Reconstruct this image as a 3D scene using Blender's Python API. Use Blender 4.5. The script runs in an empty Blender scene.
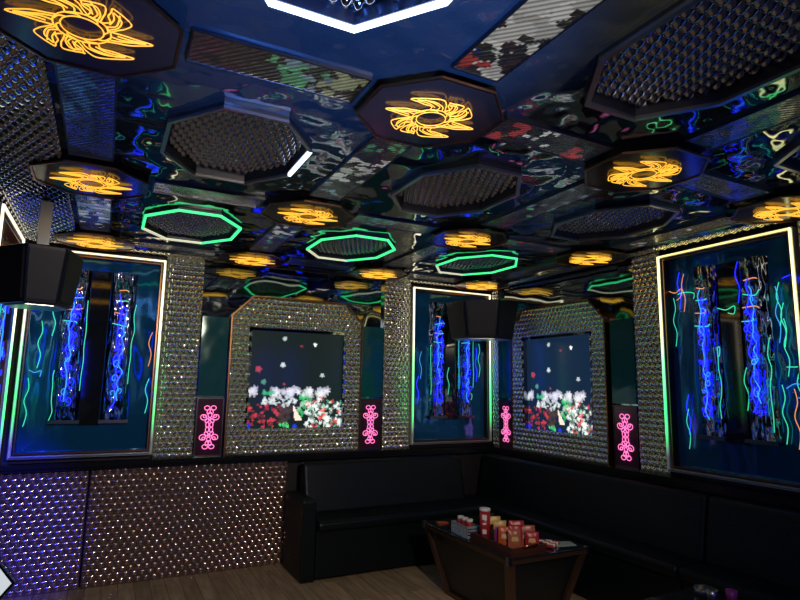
import bpy, math, random
from mathutils import Vector, Matrix
S = bpy.context.scene
C = S.collection
PI = math.pi

# ---------------------------------------------------------------- camera, world, exposure
cam_data = bpy.data.cameras.new('camera')
cam = bpy.data.objects.new('camera', cam_data); C.objects.link(cam); S.camera = cam
cam_data.sensor_width = 36.0; cam_data.lens = 569.231 / 800 * 36.0; cam_data.clip_start = 0.02
yaw, pitch, roll = 0.4733, 0.148, 0.0166
fw = Vector((math.sin(yaw) * math.cos(pitch), math.cos(yaw) * math.cos(pitch), math.sin(pitch)))
r0 = Vector((math.cos(yaw), -math.sin(yaw), 0)); u0 = r0.cross(fw)
cr, sr = math.cos(roll), math.sin(roll)
right, up = cr * r0 + sr * u0, -sr * r0 + cr * u0
m = Matrix((right, up, -fw)).transposed().to_4x4(); m.translation = Vector((0, 0, 1.55))
cam.matrix_world = m

w = bpy.data.worlds.new('world'); S.world = w; w.use_nodes = True
w.node_tree.nodes['Background'].inputs[0].default_value = (0.02, 0.03, 0.04, 1)
w.node_tree.nodes['Background'].inputs[1].default_value = 0.3
S.view_settings.view_transform = 'Standard'; S.view_settings.look = 'None'
S.view_settings.gamma = 1.0; S.view_settings.use_curve_mapping = False
S.view_settings.exposure = 0.0
S.cycles.max_bounces = 10; S.cycles.glossy_bounces = 7; S.cycles.diffuse_bounces = 4
S.cycles.sample_clamp_indirect = 6.0
S.cycles.use_denoising = True

def light(name, kind, loc, energy, color, size=0.3, rot=None, sizey=None, spot=None):
    d = bpy.data.lights.new(name, kind); d.energy = energy; d.color = color
    if kind == 'AREA':
        d.size = size
        if sizey: d.shape = 'RECTANGLE'; d.size_y = sizey
    else: d.shadow_soft_size = size
    if spot: d.spot_size = spot; d.spot_blend = 0.8
    o = bpy.data.objects.new(name, d); C.objects.link(o); o.location = loc
    if rot: o.rotation_euler = rot
    return o
def aim(o, tgt):
    o.rotation_euler = (Vector(tgt) - o.location).to_track_quat('-Z', 'Y').to_euler()

# unseen spots added for their light; blue and white get housings further down
aim(light('added_blue_spot', 'SPOT', (-.3, 0.9, 2.45), 1100, (0.012, 0.02, 1.0), 0.05, spot=.36), (-0.75, 5.1, 0.45))  # added for blue glints on the low left mosaic
aim(light('added_white_spot', 'SPOT', (1.1, 0.1, 2.45), 170, (1.0, 0.80, 0.58), 0.03, spot=1.55), (1.25, 4.9, 0.5))  # added to brighten the floor and wall mosaics
aim(light('added_haze_spot', 'SPOT', (0.75, 0.7, 1.2), 330, (0.08, 0.24, 1.0), 0.10, spot=.98), (0.62, 1.45, 2.6))  # added in place of the blue haze under the ceiling

# ---------------------------------------------------------------- room numbers (metres)
D, W, L, F = 5.11, 3.72, -0.64, -1.3           # back, right, left, front walls
ZC = 2.617                                     # ceiling slab; lamps and trays hang down to 2.59
LED = 0.93                                     # ledge top
X0, Y0, SX, SY = -0.141, 1.80, 1.184, 1.503    # grid of ceiling lamps

# ---------------------------------------------------------------- materials
def mat(name, col=(.5, .5, .5), rough=.5, metal=0., emit=None, strength=0., spec=.5, bump=None, coat=0.):
    m = bpy.data.materials.new(name); m.use_nodes = True
    nt = m.node_tree; b = nt.nodes['Principled BSDF']
    b.inputs['Base Color'].default_value = (*col, 1); b.inputs['Roughness'].default_value = rough
    b.inputs['Metallic'].default_value = metal; b.inputs['Specular IOR Level'].default_value = spec
    b.inputs['Coat Weight'].default_value = coat
    if emit:
        b.inputs['Emission Color'].default_value = (*emit, 1); b.inputs['Emission Strength'].default_value = strength
    if bump:
        sc, dist, det = bump[:3]
        tc = nt.nodes.new('ShaderNodeTexCoord'); mp = nt.nodes.new('ShaderNodeMapping')
        mp.inputs['Scale'].default_value = bump[3] if len(bump) > 3 else (1, 1, 1)
        n = nt.nodes.new('ShaderNodeTexNoise'); n.inputs['Scale'].default_value = sc; n.inputs['Detail'].default_value = det
        bp = nt.nodes.new('ShaderNodeBump'); bp.inputs['Strength'].default_value = 1; bp.inputs['Distance'].default_value = dist
        nt.links.new(tc.outputs['Object'], mp.inputs[0]); nt.links.new(mp.outputs[0], n.inputs['Vector'])
        nt.links.new(n.outputs['Fac'], bp.inputs['Height']); nt.links.new(bp.outputs[0], b.inputs['Normal'])
    return m
M = {}
M['black_mirror'] = mat('black_mirror', (.17, .21, .22), .045, .84, bump=(3.6, .036, 1.6))
M['recess_mirror'] = mat('recess_mirror', (.26, .31, .33), .04, 1, bump=(3.0, .007, 1.0))
M['frame_mirror'] = mat('frame_mirror', (.015, .16, .40), .07, .50, spec=.7, bump=(6.0, .014, 1.0, (1, 1, .4)))
M['wavy_mirror'] = mat('wavy_mirror', (.20, .24, .46), .06, 1, bump=(11.0, .04, 2.0, (1.4, 1, .4)))
M['teal_gloss'] = mat('teal_gloss', (.008, .11, .14), .10, .1, spec=.35, bump=(5.0, .006, 1))
M['mosaic'] = mat('mosaic', (.95, .93, .74), .08, .92)
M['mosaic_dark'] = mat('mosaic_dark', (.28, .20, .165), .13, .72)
M['mosaic_ceiling'] = mat('mosaic_ceiling', (.46, .48, .52), .06, 1)
M['bronze'] = mat('bronze', (.30, .16, .08), .28, 1)
M['frame_metal'] = mat('frame_metal', (.52, .58, .55), .3, .6)
M['steel'] = mat('steel', (.34, .37, .40), .28, 1)
M['dark_steel'] = mat('dark_steel', (.12, .13, .15), .3, 1)
M['lamp_plate'] = mat('lamp_plate', (.055, .026, .017), .18, .0, spec=.6)
M['plate_side'] = mat('plate_side', (.05, .03, .025), .2, .6)
M['ledge'] = mat('ledge', (.012, .014, .018), .14, 0, spec=.6)
M['leather'] = mat('leather', (.0015, .006, .008), .40, 0, spec=.32, bump=(60, .002, 3))
M['speaker_black'] = mat('speaker_black', (.005, .009, .022), .32, spec=.4)
M['satin_plate'] = mat('satin_plate', (.55, .62, .62), .3, .7)
M['speaker_grille'] = mat('speaker_grille', (.008, .012, .024), .5, .2)
M['table_glass'] = mat('table_glass', (.012, .015, .017), .05, 0, spec=.9)
M['table_side'] = mat('table_side', (.004, .007, .010), .3, 0)
M['table_trim'] = mat('table_trim', (.17, .105, .07), .32, .8)
M['paint_dark'] = mat('paint_dark', (.02, .02, .025), .5)
M['purple_panel'] = mat('purple_panel', (.09, .03, .07), .15, .2, spec=.6)
M['tray_wood'] = mat('tray_wood', (.055, .02, .014), .35)
M['neon_yellow'] = mat('neon_yellow', (.9, .5, .05), .4, emit=(1, .50, .045), strength=1.25)
M['neon_pink'] = mat('neon_pink', (.9, .2, .5), .4, emit=(1, .20, .52), strength=1.4)
M['neon_green'] = mat('neon_green', (.1, .9, .4), .4, emit=(.05, .85, .26), strength=1.5)
M['neon_pale'] = mat('neon_pale', (.8, .9, .8), .4, emit=(.75, .75, .50), strength=.8)
M['neon_white'] = mat('neon_white', (.9, .95, 1), .4, emit=(.60, .74, 1), strength=4)
M['neon_warm'] = mat('neon_warm', (1, .9, .7), .4, emit=(1, .80, .55), strength=1.6)
M['neon_gold'] = mat('neon_gold', (1, .9, .5), .4, emit=(1, .80, .30), strength=1.5)
M['reflection_blue'] = mat('reflection_blue', (.1, .1, 1), .4, emit=(.010, .014, 1), strength=3)  # this and the next three: mirror reflections put in as glowing colour
M['reflection_azure'] = mat('reflection_azure', (.1, .4, 1), .4, emit=(.05, .38, 1), strength=1.0)
M['reflection_teal'] = mat('reflection_teal', (.1, .9, .6), .4, emit=(.05, .8, .42), strength=1.0)
M['reflection_amber'] = mat('reflection_amber', (.9, .5, .3), .4, emit=(1, .36, .12), strength=.9)
M['added_column_blue'] = mat('added_column_blue', (.1, .1, 1), .4, emit=(.01, .02, 1), strength=6)  # glow of the added front wall columns

def strip_mat(name, top):            # colour-changing light strip: warm at the top, green lower, unlit at the foot
    m = bpy.data.materials.new(name); m.use_nodes = True; nt = m.node_tree; b = nt.nodes['Principled BSDF']
    b.inputs['Base Color'].default_value = (.55, .6, .55, 1); b.inputs['Roughness'].default_value = .4
    tc = nt.nodes.new('ShaderNodeTexCoord'); sp = nt.nodes.new('ShaderNodeSeparateXYZ')
    mr = nt.nodes.new('ShaderNodeMapRange'); mr.inputs[1].default_value = .95; mr.inputs[2].default_value = 2.58
    nt.links.new(tc.outputs['Object'], sp.inputs[0]); nt.links.new(sp.outputs['Z'], mr.inputs[0])
    cr = nt.nodes.new('ShaderNodeValToRGB'); e = cr.color_ramp.elements
    e[0].position = 0; e[0].color = (.25, .30, .27, 1); e[1].position = 1; e[1].color = (*top, 1)
    for ps, c in ((.08, (.25, .32, .28)), (.14, (.03, .60, .13)), (.33, (.05, .85, .20)), (.50, (.25, .80, .35)), (.66, top)):
        n = e.new(ps); n.color = (*c, 1)
    sr_ = nt.nodes.new('ShaderNodeValToRGB'); q = sr_.color_ramp.elements
    q[0].position = .07; q[0].color = (.05, .05, .05, 1); q[1].position = .2; q[1].color = (1, 1, 1, 1)
    mu = nt.nodes.new('ShaderNodeMath'); mu.operation = 'MULTIPLY'; mu.inputs[1].default_value = 2.4
    nt.links.new(mr.outputs[0], cr.inputs[0]); nt.links.new(mr.outputs[0], sr_.inputs[0]); nt.links.new(sr_.outputs[0], mu.inputs[0])
    nt.links.new(cr.outputs[0], b.inputs['Emission Color']); nt.links.new(mu.outputs[0], b.inputs['Emission Strength'])
    return m
M['strip_warm'] = strip_mat('strip_warm', (1, .84, .58))
M['strip_gold'] = strip_mat('strip_gold', (1, .84, .36))

def wood_floor():
    m = bpy.data.materials.new('laminate'); m.use_nodes = True; nt = m.node_tree; b = nt.nodes['Principled BSDF']
    tc = nt.nodes.new('ShaderNodeTexCoord'); mp = nt.nodes.new('ShaderNodeMapping'); mp.inputs['Rotation'].default_value = (0, 0, PI / 2)
    br = nt.nodes.new('ShaderNodeTexBrick'); br.inputs['Scale'].default_value = 1; br.inputs['Brick Width'].default_value = .9
    br.inputs['Row Height'].default_value = .11; br.inputs['Mortar Size'].default_value = .002; br.inputs['Mortar'].default_value = (.03, .02, .015, 1)
    br.inputs['Color1'].default_value = (.62, .48, .31, 1); br.inputs['Color2'].default_value = (.42, .32, .20, 1)
    n = nt.nodes.new('ShaderNodeTexNoise'); n.inputs['Scale'].default_value = 3; n.inputs['Detail'].default_value = 6
    m2 = nt.nodes.new('ShaderNodeMapping'); m2.inputs['Scale'].default_value = (9, 1.2, 1)
    mx = nt.nodes.new('ShaderNodeMix'); mx.data_type = 'RGBA'; mx.blend_type = 'MULTIPLY'; mx.inputs['Factor'].default_value = .8
    rp = nt.nodes.new('ShaderNodeValToRGB'); rp.color_ramp.elements[0].position = .3; rp.color_ramp.elements[0].color = (.45, .42, .4, 1); rp.color_ramp.elements[1].position = .7
    nt.links.new(tc.outputs['Object'], mp.inputs[0]); nt.links.new(mp.outputs[0], br.inputs['Vector'])
    nt.links.new(tc.outputs['Object'], m2.inputs[0]); nt.links.new(m2.outputs[0], n.inputs['Vector']); nt.links.new(n.outputs['Fac'], rp.inputs[0])
    nt.links.new(br.outputs['Color'], mx.inputs['A']); nt.links.new(rp.outputs[0], mx.inputs['B'])
    nt.links.new(mx.outputs['Result'], b.inputs['Base Color']); b.inputs['Roughness'].default_value = .42
    return m
M['floor'] = wood_floor()

def mesh_strip(name, base, rough):   # ceiling strips: dark mirror with a fine ribbed grid
    m = mat(name, base, rough, 1); nt = m.node_tree; b = nt.nodes['Principled BSDF']
    tc = nt.nodes.new('ShaderNodeTexCoord'); wv = nt.nodes.new('ShaderNodeTexWave'); wv.inputs['Scale'].default_value = 22
    wv.bands_direction = 'DIAGONAL'; ns = nt.nodes.new('ShaderNodeTexNoise'); ns.inputs['Scale'].default_value = 6
    b1 = nt.nodes.new('ShaderNodeBump'); b1.inputs['Distance'].default_value = .0012; b2 = nt.nodes.new('ShaderNodeBump'); b2.inputs['Distance'].default_value = .015
    nt.links.new(tc.outputs['Object'], wv.inputs[0]); nt.links.new(tc.outputs['Object'], ns.inputs['Vector'])
    nt.links.new(wv.outputs['Fac'], b1.inputs['Height']); nt.links.new(ns.outputs['Fac'], b2.inputs['Height'])
    nt.links.new(b1.outputs[0], b2.inputs['Normal']); nt.links.new(b2.outputs[0], b.inputs['Normal'])
    a = nt.nodes.new('ShaderNodeAttribute'); a.attribute_name = 'picture'
    mr = nt.nodes.new('ShaderNodeMapRange'); mr.inputs[3].default_value = .35; mr.inputs[4].default_value = 1.0
    nt.links.new(wv.outputs['Fac'], mr.inputs[0]); nt.links.new(a.outputs['Color'], b.inputs['Emission Color']); nt.links.new(mr.outputs[0], b.inputs['Emission Strength'])
    return m
M['ribbed'] = mesh_strip('ribbed_mirror', (.30, .31, .33), .16)

def attr_emit(name, strength):       # LED display: picture stored per cell
    m = bpy.data.materials.new(name); m.use_nodes = True; nt = m.node_tree; b = nt.nodes['Principled BSDF']
    b.inputs['Base Color'].default_value = (.01, .01, .012, 1); b.inputs['Roughness'].default_value = .15
    a = nt.nodes.new('ShaderNodeAttribute'); a.attribute_name = 'picture'
    nt.links.new(a.outputs['Color'], b.inputs['Emission Color']); b.inputs['Emission Strength'].default_value = strength
    return m
M['display'] = attr_emit('display', 1.6)

# ---------------------------------------------------------------- mesh helpers
class MB:
    def __init__(s): s.v = []; s.f = []; s.s = []; s.mi = []
    def add(s, vs, fs, smooth=False, mi=0):
        o = len(s.v); s.v += [tuple(v) for v in vs]
        for f in fs: s.f.append([i + o for i in f]); s.s.append(smooth); s.mi.append(mi)
        return s
    def box(s, x0, x1, y0, y1, z0, z1, mi=0):
        v = [(x, y, z) for z in (z0, z1) for y in (y0, y1) for x in (x0, x1)]
        return s.add(v, [(0, 2, 3, 1), (4, 5, 7, 6), (0, 1, 5, 4), (2, 6, 7, 3), (0, 4, 6, 2), (1, 3, 7, 5)], False, mi)
    def prism(s, poly, a, b, axis='z', poly2=None, mi=0, smooth=False):
        """poly: 2-D outline extruded from a to b along axis; poly2: outline at b"""
        n = len(poly); q = poly2 or poly
        def P(p, t): return (p[0], p[1], t) if axis == 'z' else (p[0], t, p[1]) if axis == 'y' else (t, p[0], p[1])
        vs = [P(p, a) for p in poly] + [P(p, b) for p in q]
        fs = [list(range(n))[::-1], list(range(n, 2 * n))] + [(i, (i + 1) % n, n + (i + 1) % n, n + i) for i in range(n)]
        s.add(vs, fs[:2], False, mi); o = len(s.v) - 2 * n
        for f in fs[2:]: s.f.append([i + o for i in f]); s.s.append(smooth); s.mi.append(mi)
        return s
    def ring(s, outer, inner, a, b, axis='z', mis=None):
        """frame between two outlines with the same number of corners"""
        n = len(outer)
        def P(p, t): return (p[0], p[1], t) if axis == 'z' else (p[0], t, p[1])
        vs = [P(p, a) for p in outer] + [P(p, a) for p in inner] + [P(p, b) for p in outer] + [P(p, b) for p in inner]
        o = len(s.v); s.v += vs
        for i in range(n):
            j = (i + 1) % n; mi = mis[i] if mis else 0
            for f in ((i, j, n + j, n + i), (2 * n + i, 3 * n + i, 3 * n + j, 2 * n + j), (i, 2 * n + i, 2 * n + j, j), (n + i, n + j, 3 * n + j, 3 * n + i)):
                s.f.append([k + o for k in f]); s.s.append(False); s.mi.append(mi)
        return s
    def tube(s, pts, r, closed=False, k=5, mi=0):
        pts = [Vector(p) for p in pts]; n = len(pts); vs = []
        for i, p in enumerate(pts):
            a = pts[(i - 1) % n] if closed or i > 0 else p; b = pts[(i + 1) % n] if closed or i < n - 1 else p
            t = (b - a); t = t.normalized() if t.length > 1e-9 else Vector((0, 0, 1))
            ref = Vector((0, 1, 0)) if abs(t.y) < .9 else Vector((1, 0, 0))
            u = t.cross(ref).normalized(); w_ = t.cross(u)
            for j in range(k):
                an = 2 * PI * j / k; vs.append(p + r * (math.cos(an) * u + math.sin(an) * w_))
        fs = []
        for i in range(n if closed else n - 1):
            for j in range(k):
                a, b = i * k, ((i + 1) % n) * k; fs.append((a + j, a + (j + 1) % k, b + (j + 1) % k, b + j))
        if not closed: fs += [tuple(range(k))[::-1], tuple(range((n - 1) * k, n * k))]
        return s.add(vs, fs, True, mi)
    def lathe(s, prof, cx=0, cy=0, k=16, mi=0, axis='z'):
        vs = []; 
        for (r, z) in prof:
            for j in range(k):
                a = 2 * PI * j / k; vs.append((cx + r * math.cos(a), cy + r * math.sin(a), z))
        fs = [(i * k + j, i * k + (j + 1) % k, (i + 1) * k + (j + 1) % k, (i + 1) * k + j) for i in range(len(prof) - 1) for j in range(k)]
        return s.add(vs, fs, True, mi)
    def domes(s, u0, u1, v0, v1, pu, pv, place, bulge=.010, inside=None, n=4, flat=.0):
        """staggered raised mirror tiles over a rectangle; place(u, v, h) gives the 3-D point"""
        ru = max(1, round((u1 - u0) / pu)); rv = max(1, round((v1 - v0) / pv)); pu = (u1 - u0) / ru; pv = (v1 - v0) / rv
        for j in range(rv):
            for i in range(-1, ru):
                a0 = u0 + (i + (.5 if j % 2 else 0)) * pu; a1 = a0 + pu
                a0, a1 = max(a0, u0), min(a1, u1)
                if a1 - a0 < pu * .3: continue
                b0 = v0 + j * pv; b1 = b0 + pv
                if inside and not inside((a0 + a1) / 2, (b0 + b1) / 2): continue
                vs = []
                for q in range(n + 1):
                    for p in range(n + 1):
                        x = p / n * 2 - 1; y = q / n * 2 - 1
                        k0 = bulge * max(0, (1 - x * x)) ** .6 * max(0, (1 - y * y)) ** .6
                        h = k0 if not flat else bulge * (.72 * max(0, (1 - x ** 6)) ** .5 * max(0, (1 - y ** 6)) ** .5 + .28 * (1 - y) * .5 * (1 - abs(x) ** 3))
                        vs.append(place(a0 + (a1 - a0) * p / n, b0 + (b1 - b0) * q / n, h + .0005))
                fs = [(q * (n + 1) + p, q * (n + 1) + p + 1, (q + 1) * (n + 1) + p + 1, (q + 1) * (n + 1) + p) for q in range(n) for p in range(n)]
                s.add(vs, fs, True)
        return s
    def build(s, name, mats, parent=None, loc=None, rotz=0, bevel=0):
        me = bpy.data.meshes.new(name); me.from_pydata(s.v, [], s.f)
        me.polygons.foreach_set('use_smooth', s.s)
        for m_ in (mats if isinstance(mats, (list, tuple)) else [mats]): me.materials.append(M[m_] if isinstance(m_, str) else m_)
        if any(s.mi): me.polygons.foreach_set('material_index', s.mi)
        me.update()
        o = bpy.data.objects.new(name, me); C.objects.link(o); o.parent = parent
        if loc is not None: o.location = loc
        if rotz: o.rotation_euler = (0, 0, rotz)
        if bevel:
            b = o.modifiers.new('soft_edges', 'BEVEL'); b.width = bevel; b.segments = 3; b.limit_method = 'ANGLE'
        return o
def tag(o, label, cat, group=None, kind=None):
    if label: o['label'] = label
    if cat: o['category'] = cat
    if group: o['group'] = group
    if kind: o['kind'] = kind
    return o
def thing(name, label, cat, loc=(0, 0, 0), rotz=0, group=None):
    o = bpy.data.objects.new(name, None); C.objects.link(o); o.location = loc; o.rotation_euler = (0, 0, rotz)
    o.empty_display_size = .05
    return tag(o, label, cat, group)
def dup(root, loc, rotz=None, label=None, group=None):
    r = root.copy(); C.objects.link(r); r.location = loc
    if rotz is not None: r.rotation_euler = (0, 0, rotz)
    if label: r['label'] = label
    if group: r['group'] = group
    for ch in list(root.children):
        c = ch.copy(); C.objects.link(c); c.parent = r
        for g in list(ch.children):
            d = g.copy(); C.objects.link(d); d.parent = c
    return r
def struct(name, mb, m_, **k): return tag(mb.build(name, m_, **k), None, None, kind='structure')
def smooth_path(pts, n=6, closed=False):
    P = [Vector(p) for p in pts]; N = len(P); out = []
    for i in range(N if closed else N - 1):
        g = lambda k: P[k % N] if closed else P[max(0, min(N - 1, k))]
        a, b, c, d = g(i - 1), g(i), g(i + 1), g(i + 2)
        for t in range(n):
            t /= n; out.append(.5 * ((2 * b) + (c - a) * t + (2 * a - 5 * b + 4 * c - d) * t * t + (3 * b - a - 3 * c + d) * t ** 3))
    if not closed: out.append(P[-1])
    return out

# wall frames: local x runs left to right as seen from the room, local -y points into the room
WALLS = {'back': lambda u: ((u, D, 0), 0), 'right': lambda u: ((W, D - u, 0), -PI / 2), 'left': lambda u: ((L, u, 0), PI / 2)}

# ---------------------------------------------------------------- room shell
struct('floor', MB().box(L - .1, W + .1, F - .1, D + .2, -.08, 0), 'floor')
struct('ceiling', MB().box(L - .1, W + .1, F - .1, D + .2, ZC + .12, ZC + .2), 'paint_dark')
struct('wall_back', MB().box(L - .1, W + .1, D + .06, D + .16, 0, ZC + .2), 'paint_dark')
struct('wall_right', MB().box(W + .06, W + .16, F - .1, D + .06, 0, ZC + .2), 'paint_dark')
struct('wall_left', MB().box(L - .16, L - .06, F - .1, D + .06, 0, ZC + .2), 'paint_dark')
struct('wall_front', MB().box(L - .02, W + .06, F - .1, F, 0, ZC + .2), 'paint_dark')

# glossy ceiling slab with octagonal openings: one sheet of mirror per bay
def octagon(cx, cy, hx, hy, c=.42):
    ax, ay = hx * c, hy * c
    return [(cx - ax, cy - hy), (cx + ax, cy - hy), (cx + hx, cy - ay), (cx + hx, cy + ay), (cx + ax, cy + hy), (cx - ax, cy + hy), (cx - hx, cy + ay), (cx - hx, cy - ay)]
HX, HY = .305, .412
xs = [L - .02, X0 + SX * .0, X0 + SX, X0 + 2 * SX, X0 + 3 * SX, W + .06]
ys = [F, Y0 - 2 * SY, Y0 - SY, Y0, Y0 + SY, Y0 + 2 * SY, D + .06]
cm = MB()
def bay(x0, x1, y0, y1, hole):
    if not hole:
        cm.add([(x0, y0, ZC), (x1, y0, ZC), (x1, y1, ZC), (x0, y1, ZC)], [(0, 3, 2, 1)]); return
    cx, cy = (x0 + x1) / 2, (y0 + y1) / 2; o = octagon(cx, cy, HX, HY)
    vs = [(p[0], p[1], ZC - .0) for p in o] + [(x0, y0, ZC), (x1, y0, ZC), (x1, y1, ZC), (x0, y1, ZC)]
    cm.add(vs, [(8, 0, 1, 9)[::-1], (9, 1, 2)[::-1], (9, 2, 3, 10)[::-1], (10, 3, 4)[::-1], (10, 4, 5, 11)[::-1], (11, 5, 6)[::-1], (11, 6, 7, 8)[::-1], (8, 7, 0)[::-1]])
for i in range(5):
    for j in range(6):
        bay(xs[i], xs[i + 1], ys[j], ys[j + 1], 0 < i < 4 and 1 < j < 5)
struct('ceiling_mirror_panel', cm, 'black_mirror')

# ---------------------------------------------------------------- ceiling octagon trays
def wavy(cx, cy, seed): return cx, cy
def ring_mats(kind):
    return {'green': [2, 2, 2, 2, 1, 1, 2, 2], 'white': [1] * 8, 'one': [0, 0, 0, 0, 0, 0, 0, 0]}[kind]
def make_tray(kind, cx, cy, label):
    t = thing('ceiling_tray', label, 'ceiling panel', (cx, cy, 2.59), 0, 'octagonal ceiling trays')
    o = octagon(0, 0, HX, HY); i_ = octagon(0, 0, HX - .018, HY - .018); ii = octagon(0, 0, HX - .045, HY - .045)
    MB().ring(o, i_, .01, .20).build('frame', 'dark_steel', t)
    fs = MB().ring(octagon(0, 0, HX + .002, HY + .002), octagon(0, 0, HX - .013, HY - .013) if kind != 'dim' else i_, -.003, .01, mis=ring_mats(kind) if kind in ('green', 'white') else ([0] * 2 + [1] + [0] * 5 if kind == 'one' else None))
    if kind == 'dim': fs.build('rim', 'steel', t)
    elif kind == 'one': fs.build('rim', ['steel', 'neon_white'], t)
    elif kind == 'white': fs.build('neon_ring', ['neon_white', 'neon_white'], t)
    else: fs.build('neon_ring', ['neon_green', 'neon_pale', 'neon_green'], t)
    mo = MB(); mo.prism(i_, .055, .07)
    hx, hy = HX - .022, HY - .022; ax = hx * .42; ay = hy * .42
    ins = lambda u, v: abs(u) < hx and abs(v) < hy and (abs(u) - ax) / (hx - ax) + (abs(v) - ay) / (hy - ay) < 1.05
    mo.domes(-hx, hx, -hy, hy, .040, .044, lambda u, v, h: (u, v, .055 - h), .016, ins)
    mo.build('mirror_mosaic', 'mosaic_ceiling', t)
    return t
CX = [X0 + SX * (i + .5) for i in range(3)]; CY = [Y0 + SY * (j + .5) for j in (-1, 0, 1)]
make_tray('white', CX[0], CY[0], 'octagonal ceiling tray edged in bright bluish-white light at the top of the picture')
make_tray('dim', CX[1], CY[0], 'largest-looking unlit octagonal ceiling tray with grey rim, cut off at the top right')
make_tray('dim', CX[2], CY[0], 'unlit octagonal ceiling tray beyond the right end of the nearest tray row')
make_tray('one', CX[0], CY[1], 'octagonal ceiling tray with one short white lit side behind the yellow flame lamps')
make_tray('dim', CX[1], CY[1], 'unlit octagonal mosaic ceiling tray in the centre of the ceiling')
make_tray('dim', CX[2], CY[1], 'unlit octagonal ceiling tray near the right wall, over the right-hand video screen')
make_tray('green', CX[0], CY[2], 'green-lit octagonal ceiling tray above the dark niche mirrors, closest to the left wall')
make_tray('green', CX[1], CY[2], 'middle one of the three green-lit octagonal ceiling trays by the back wall')
make_tray('green', CX[2], CY[2], 'green-lit octagonal ceiling tray nearest the room corner with the speaker')

# ---------------------------------------------------------------- flame lamps
R_PL = .285
def flame_paths():
    P = []
    circ = lambda r, n=36: [(r * math.cos(2 * PI * i / n), r * math.sin(2 * PI * i / n), 0) for i in range(n)]
    P += [(circ(.066), True), (circ(.088), True)]
    pol = lambda r, a: (r * math.cos(a), r * math.sin(a), 0)
    # inner ring of small flicks
    for k in range(8):
        a = 2 * PI * k / 8
        P.append((smooth_path([pol(.066, a), pol(.080, a + .2), pol(.086, a + .55)], 4), False))
    # tongues: (base angle, sweep, reach, half width of the root), twice round
    for h in (0, PI):
        for (a, sw, R, wd) in ((-.12 + h, .16, .222, .42), (.55 + h, .50, .190, .30), (1.15 + h, .42, .165, .26), (1.75 + h, .75, .205, .42)):
            o = [pol(.088, a - wd), pol(.115, a - wd * .55), pol(.150, a - wd * .25), pol(.182, a + sw * .15), pol(R, a + sw),
                 pol(.168, a + sw * .75 + .10), pol(.140, a + sw * .45 + .20), pol(.118, a + wd * .75), pol(.088, a + wd * .95)]
            P.append((smooth_path(o, 5), False))
            i_ = [pol(.092, a - wd * .5), pol(.125, a - wd * .15), pol(.158, a + sw * .35), pol(R * .90, a + sw * .88), pol(.142, a + sw * .40 + .08), pol(.108, a + wd * .45)]
            P.append((smooth_path(i_, 5), False))
            P.append((smooth_path([pol(.090, a + wd * .1), pol(.120, a + wd * .05), pol(.150, a + sw * .35 + .02), pol(.175, a + sw * .65)], 4), False))
    return P
fl = MB()
for p, c in flame_paths(): fl.tube([(-q[0] * .86, q[1] * .86, -.012) for q in p], .0024, c, 4)
reg8 = lambda r: [(r * math.cos(PI / 8 + k * PI / 4), r * math.sin(PI / 8 + k * PI / 4)) for k in range(8)]
proto_lamp = thing('flame_lamp', '', 'ceiling lamp', (0, 0, 0), 0, 'yellow flame lamps in the ceiling')
pl_ = MB(); pl_.prism(reg8(R_PL), .0, .0035); pl_.prism(reg8(.11), .0035, .03)
pl_.build('lamp_plate', 'lamp_plate', proto_lamp)
MB().ring(reg8(R_PL + .006), reg8(R_PL - .004), -.006, .0035).build('plate_edge', 'bronze', proto_lamp)
fl.build('neon_flame', 'neon_yellow', proto_lamp)
lamp_labels = {
 (0, 0): 'largest yellow flame neon lamp, at the top left corner of the picture',
 (1, 0): 'yellow flame lamp on a brown octagon plate between the white-lit tray and the ceiling centre',
 (2, 0): 'yellow flame lamp just below the large unlit tray at the upper right',
 (3, 0): 'yellow flame lamp by the right wall above the neon framed mirror',
 (0, 1): 'yellow flame lamp beside the mosaic ceiling strip, above the left speaker and its ribbed strip',
 (1, 1): 'yellow flame lamp between the one-side-lit tray and the middle green tray',
 (2, 1): 'yellow flame lamp between the unlit centre tray and the corner green tray',
 (3, 1): 'yellow flame lamp below the unlit tray by the right wall, over the right video screen',
 (0, 2): 'yellow flame lamp right above the left neon framed mirror and left speaker',
 (1, 2): 'yellow flame lamp at the back wall, above the left end of the left video screen',
 (2, 2): 'yellow flame lamp at the back wall, above the mosaic panel left of the corner mirror',
 (3, 2): 'yellow flame lamp directly over the speaker in the room corner'}
first = True
for i in range(4):
    for j in range(3):
        loc = (X0 + SX * i, Y0 + SY * j, 2.582)
        if first: o = proto_lamp; o.location = loc; first = False
        else: o = dup(proto_lamp, loc)
        o['label'] = lamp_labels[(i, j)]; o.rotation_euler = (0, 0, .12)
        o.rotation_euler = (0, 0, 0)

# ---------------------------------------------------------------- ribbed mirror strips between the lamps
def led_cells(nx, ny, recipe, seed):
    """flower video on a ceiling strip; recipe: (along 0..1, spread, count, colour, size)"""
    rnd = random.Random(seed); g = [[(.004, .005, .006)] * nx for _ in range(ny)]
    for (c, sp, cnt, col, sz) in recipe:
        for k in range(cnt):
            if nx > ny: bx, by = rnd.gauss(c, sp) * nx, rnd.uniform(0, ny)
            else: bx, by = rnd.uniform(0, nx), rnd.gauss(c, sp) * ny
            q = rnd.uniform(.5, 1); an = rnd.uniform(0, 3.14); ex = rnd.uniform(1.2, 2.2)
            for j in range(max(0, int(by - 3 * sz)), min(ny, int(by + 3 * sz) + 1)):
                for i in range(max(0, int(bx - 3 * sz)), min(nx, int(bx + 3 * sz) + 1)):
                    dx, dy = i - bx, j - by; u = (dx * math.cos(an) + dy * math.sin(an)) / ex; v = -dx * math.sin(an) + dy * math.cos(an)
                    if math.hypot(u, v) < sz * rnd.uniform(.8, 1.1): g[j][i] = tuple(x * q for x in col)
    return g
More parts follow.
